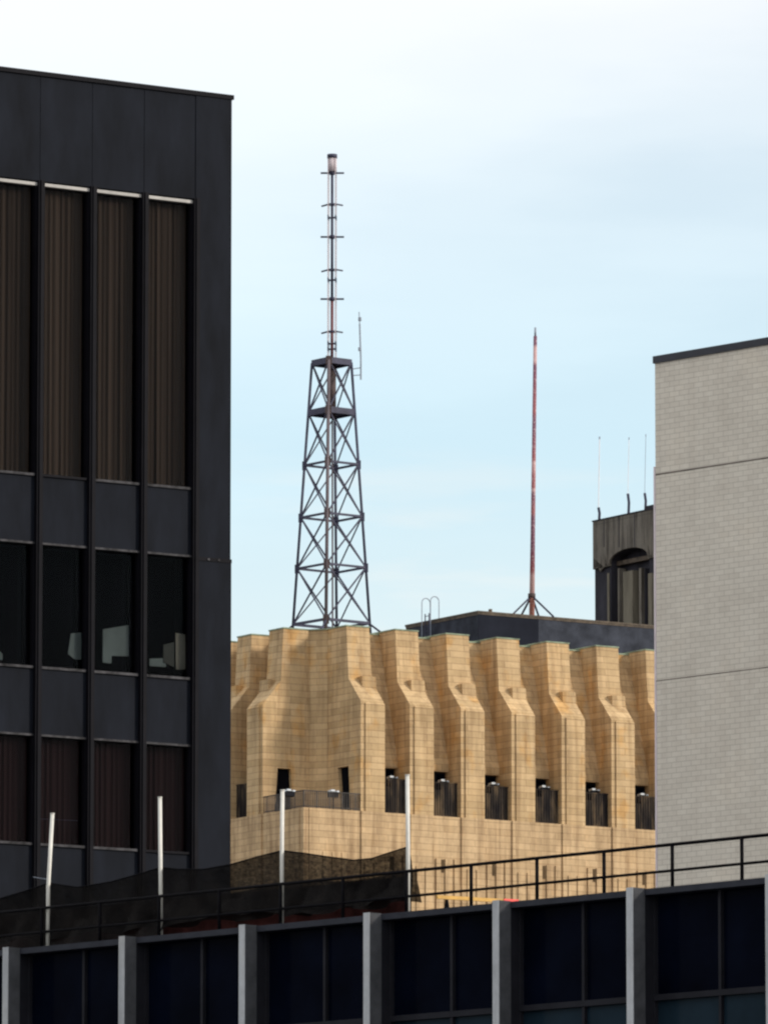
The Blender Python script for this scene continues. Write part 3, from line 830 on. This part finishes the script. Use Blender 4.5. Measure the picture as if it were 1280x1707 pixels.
# railing along the roof edge
RY = 0.25
xps = [FG.hit(px, 1450, RY)[0] for px in (785, 1236)]
ps = (xps[1] - xps[0]) / 4.0
zrt = FG.hit(1010, 1419, RY)[1]; zrm = FG.hit(1010, 1462, RY)[1]
rl = empty('roof_railing', FG.world(xps[0], RY, ze), AF)
tag(rl, 'black two bar pipe railing along the roof edge of the glazed block', 'railing')
k0, k1 = -9, 8
MB().tube([(ps * k0, 0, zrt - ze), (ps * k1, 0, zrt - ze)], 0.033, 8).build('top_rail', RAILM, rl)
MB().tube([(ps * k0, 0, zrm - ze), (ps * k1, 0, zrm - ze)], 0.028, 8).build('mid_rail', RAILM, rl)
for k in range(k0, k1 + 1):
    MB().tube([(ps * k, 0, 0), (ps * k, 0, zrt - ze)], 0.036, 8).build('post', RAILM, rl)

# white poles behind the railing
PY = 0.36
poles = [((80, 1577), (81, 1480), (88, 1357), 'leaning white pole at the roof edge, shortest and leftmost of four'),
         ((269, 1558), (268, 1450), (267, 1330), 'white pole at the roof edge in front of the dark tower corner windows'),
         ((470, 1540), (470, 1430), (471, 1318), 'white pole rising in front of the corner balcony of the stone building'),
         ((680, 1512), (680, 1410), (679, 1293), 'white pole at the right end of the black netting')]
for (b0, m0, t0, lab) in poles:
    x, z = FG.hit(b0[0], b0[1], PY); P = FG.world(x, PY, ze - 0.0)
    t = empty('white_pole', P, AF)
    tag(t, lab, 'pole', 'white poles along the roof edge')
    def L(px, py):
        xx, z_ = FG.hit(px, py, PY); return (xx - x, 0, z_ - ze)
    base_ = L(*b0)
    MB().tube([(base_[0], 0, 0), L(*m0), L(*t0)], 0.041, 8).build('shaft', WHITE, t)
    MB().tube([L(t0[0], t0[1]), (L(*t0)[0], 0, L(*t0)[2] + 0.02)], 0.05, 8).build('cap', WHITE, t)
    if b0[0] == 80:
        MB().bar(L(56, 1462), L(83, 1466), 0.012).build('tie_strap', GREYROD, t)
        MB().bar(L(67, 1365), L(130, 1368), 0.006).build('tie_wire', STEEL, t)
    ft = MB(); ft.box(-0.10, 0.10, -0.06, 0.10, -0.02, 0.015); ft.build('base_plate', RAILM, t)

# debris netting slung between the poles
def netting():
    top = [(-60, 1506), (0, 1498), (40, 1486), (82, 1472), (130, 1479), (185, 1470), (235, 1456), (268, 1446), (300, 1449), (340, 1449), (385, 1441), (430, 1428), (470, 1418), (505, 1422), (545, 1428),
           (590, 1434), (620, 1431), (650, 1421), (679, 1412)]
    def ytop(px):
        for (a, ya), (b, yb) in zip(top, top[1:]):
            if a <= px <= b: return ya + (yb - ya) * (px - a) / (b - a)
        return top[-1][1]
    m = MB(); bm = m.bm; n = 120; rows_ = 16; grid = []
    for i in range(n + 1):
        px = -60 + (679 + 60) * i / n
        x, z = FG.hit(px, ytop(px), 0.42)
        col = []
        for j in range(rows_ + 1):
            t = j / rows_
            fold = math.sin(px * 0.05 + t * 4.0) * 0.10 * t + math.sin(px * 0.13 - t * 7.0) * 0.05 * t
            swag = 0.05 * math.sin(px * 0.03 + 1)
            yy = 0.42 + 0.30 * math.sin(t * PI) * 0.6 + fold + swag * t
            zb_ = zrm - 0.06 + 0.09 * math.sin(px * 0.021) + 0.04 * math.sin(px * 0.09)
            if px < 330: zb_ -= 0.0016 * (330 - px)
            zb_ = max(ze + 0.02, zb_)
            col.append(bm.verts.new((x, yy, z + (zb_ - z) * t + 0.03 * math.sin(px * 0.2) * t * (1 - t))))
        grid.append(col)
    GR = [(c[0].co.z,) for c in grid]
    for a, b in zip(grid, grid[1:]):
        for j in range(rows_):
            f = bm.faces.new((a[j], a[j + 1], b[j + 1], b[j])); f.smooth = True
    t = empty('debris_netting', FG.world(0, 0.42, ze), AF)
    tag(t, 'sagging black debris netting slung between the white poles', 'netting')
    m.move((0, -0.42, -ze))
    m.build('net', NET, t)
    f_ = MB(); fb = f_.bm; prev = None                              # slack folded up behind the rail
    for i in range(0, n + 1):
        px = -60 + (679 + 60) * i / n
        x, z = FG.hit(px, 1450, 0.30)
        zt_ = min(zrt + 0.02 + 0.05 * math.sin(px * 0.03), GR[i][0] - 0.03)
        vs = [fb.verts.new((x, 0.16 + 0.04 * math.sin(px * 0.1 + k) * k, zt_ + (zrm - 0.10 + 0.05 * math.sin(px * 0.06) - zt_) * k / 3.0 - ze)) for k in range(4)]
        if prev:
            for k in range(3): fb.faces.new((prev[k], prev[k + 1], vs[k + 1], vs[k])).smooth = True
        prev = vs
    f_.build('net_fold', NET, t)
    e_ = MB(); e_.tube([(grid_p[0], grid_p[1] - 0.42, grid_p[2] - ze) for grid_p in EDGE(top)], 0.014, 5); e_.build('edge_rope', RAILM, t)
def EDGE(top):
    r = []
    for px, py in top:
        x, z = FG.hit(px, py, 0.42); r.append((x, 0.42, z))
    return r
netting()

# low red brown hoarding behind the netting
hx0 = xa; hx1 = FG.hit(676, 1480, 1.1)[0]
ho = empty('roof_hoarding', FG.world(hx1, 1.1, ze - 0.05), AF)
tag(ho, 'low dark red brown boarded hoarding on the roof behind the netting', 'hoarding')
hh = FG.hit(670, 1458, 1.1)[1] - ze
bd = MB(); x = hx0 - hx1; 
while x < -0.01:
    x2 = min(0, x + 1.2); bd.box(x + 0.006, x2 - 0.006, random.uniform(-0.012, 0.0), 0.05, 0, hh + random.uniform(-0.02, 0.0)); x = x2
bd.build('boards', REDWALL, ho)
MB().box(hx0 - hx1, 0.02, 0.05, 0.14, 0, hh + 0.01).build('frame', RAILM, ho)

# yellow bar with a red end standing on the roof behind the railing
YB = at(792, 1498, 157.0)
yb = empty('barrier_bar', Vector((YB.x, YB.y, ze - 0.05)), AR)
tag(yb, 'yellow barrier bar with a red end just above the roof edge', 'barrier')
YF = Frame(YB, AR)
a0 = YF.hit(728, 1494)[0]; a1 = YF.hit(838, 1502)[0]; a2 = YF.hit(862, 1503)[0]
zb5 = YB.z - (ze - 0.05)
MB().box(a0, a1, -0.03, 0.03, zb5 - 0.05, zb5 + 0.025).build('bar', YELLOW, yb)
MB().box(a1, a2, -0.05, 0.05, zb5 - 0.07, zb5 + 0.03).build('end_lamp', REDP, yb)
for q in (0.15, 0.85):
    x = a0 + (a1 - a0) * q; l_ = MB(); l_.bar((x, 0, zb5 - 0.06), (x, -0.3, 0), 0.04).bar((x, 0, zb5 - 0.06), (x, 0.3, 0), 0.04); l_.build('trestle', RAILM, yb)
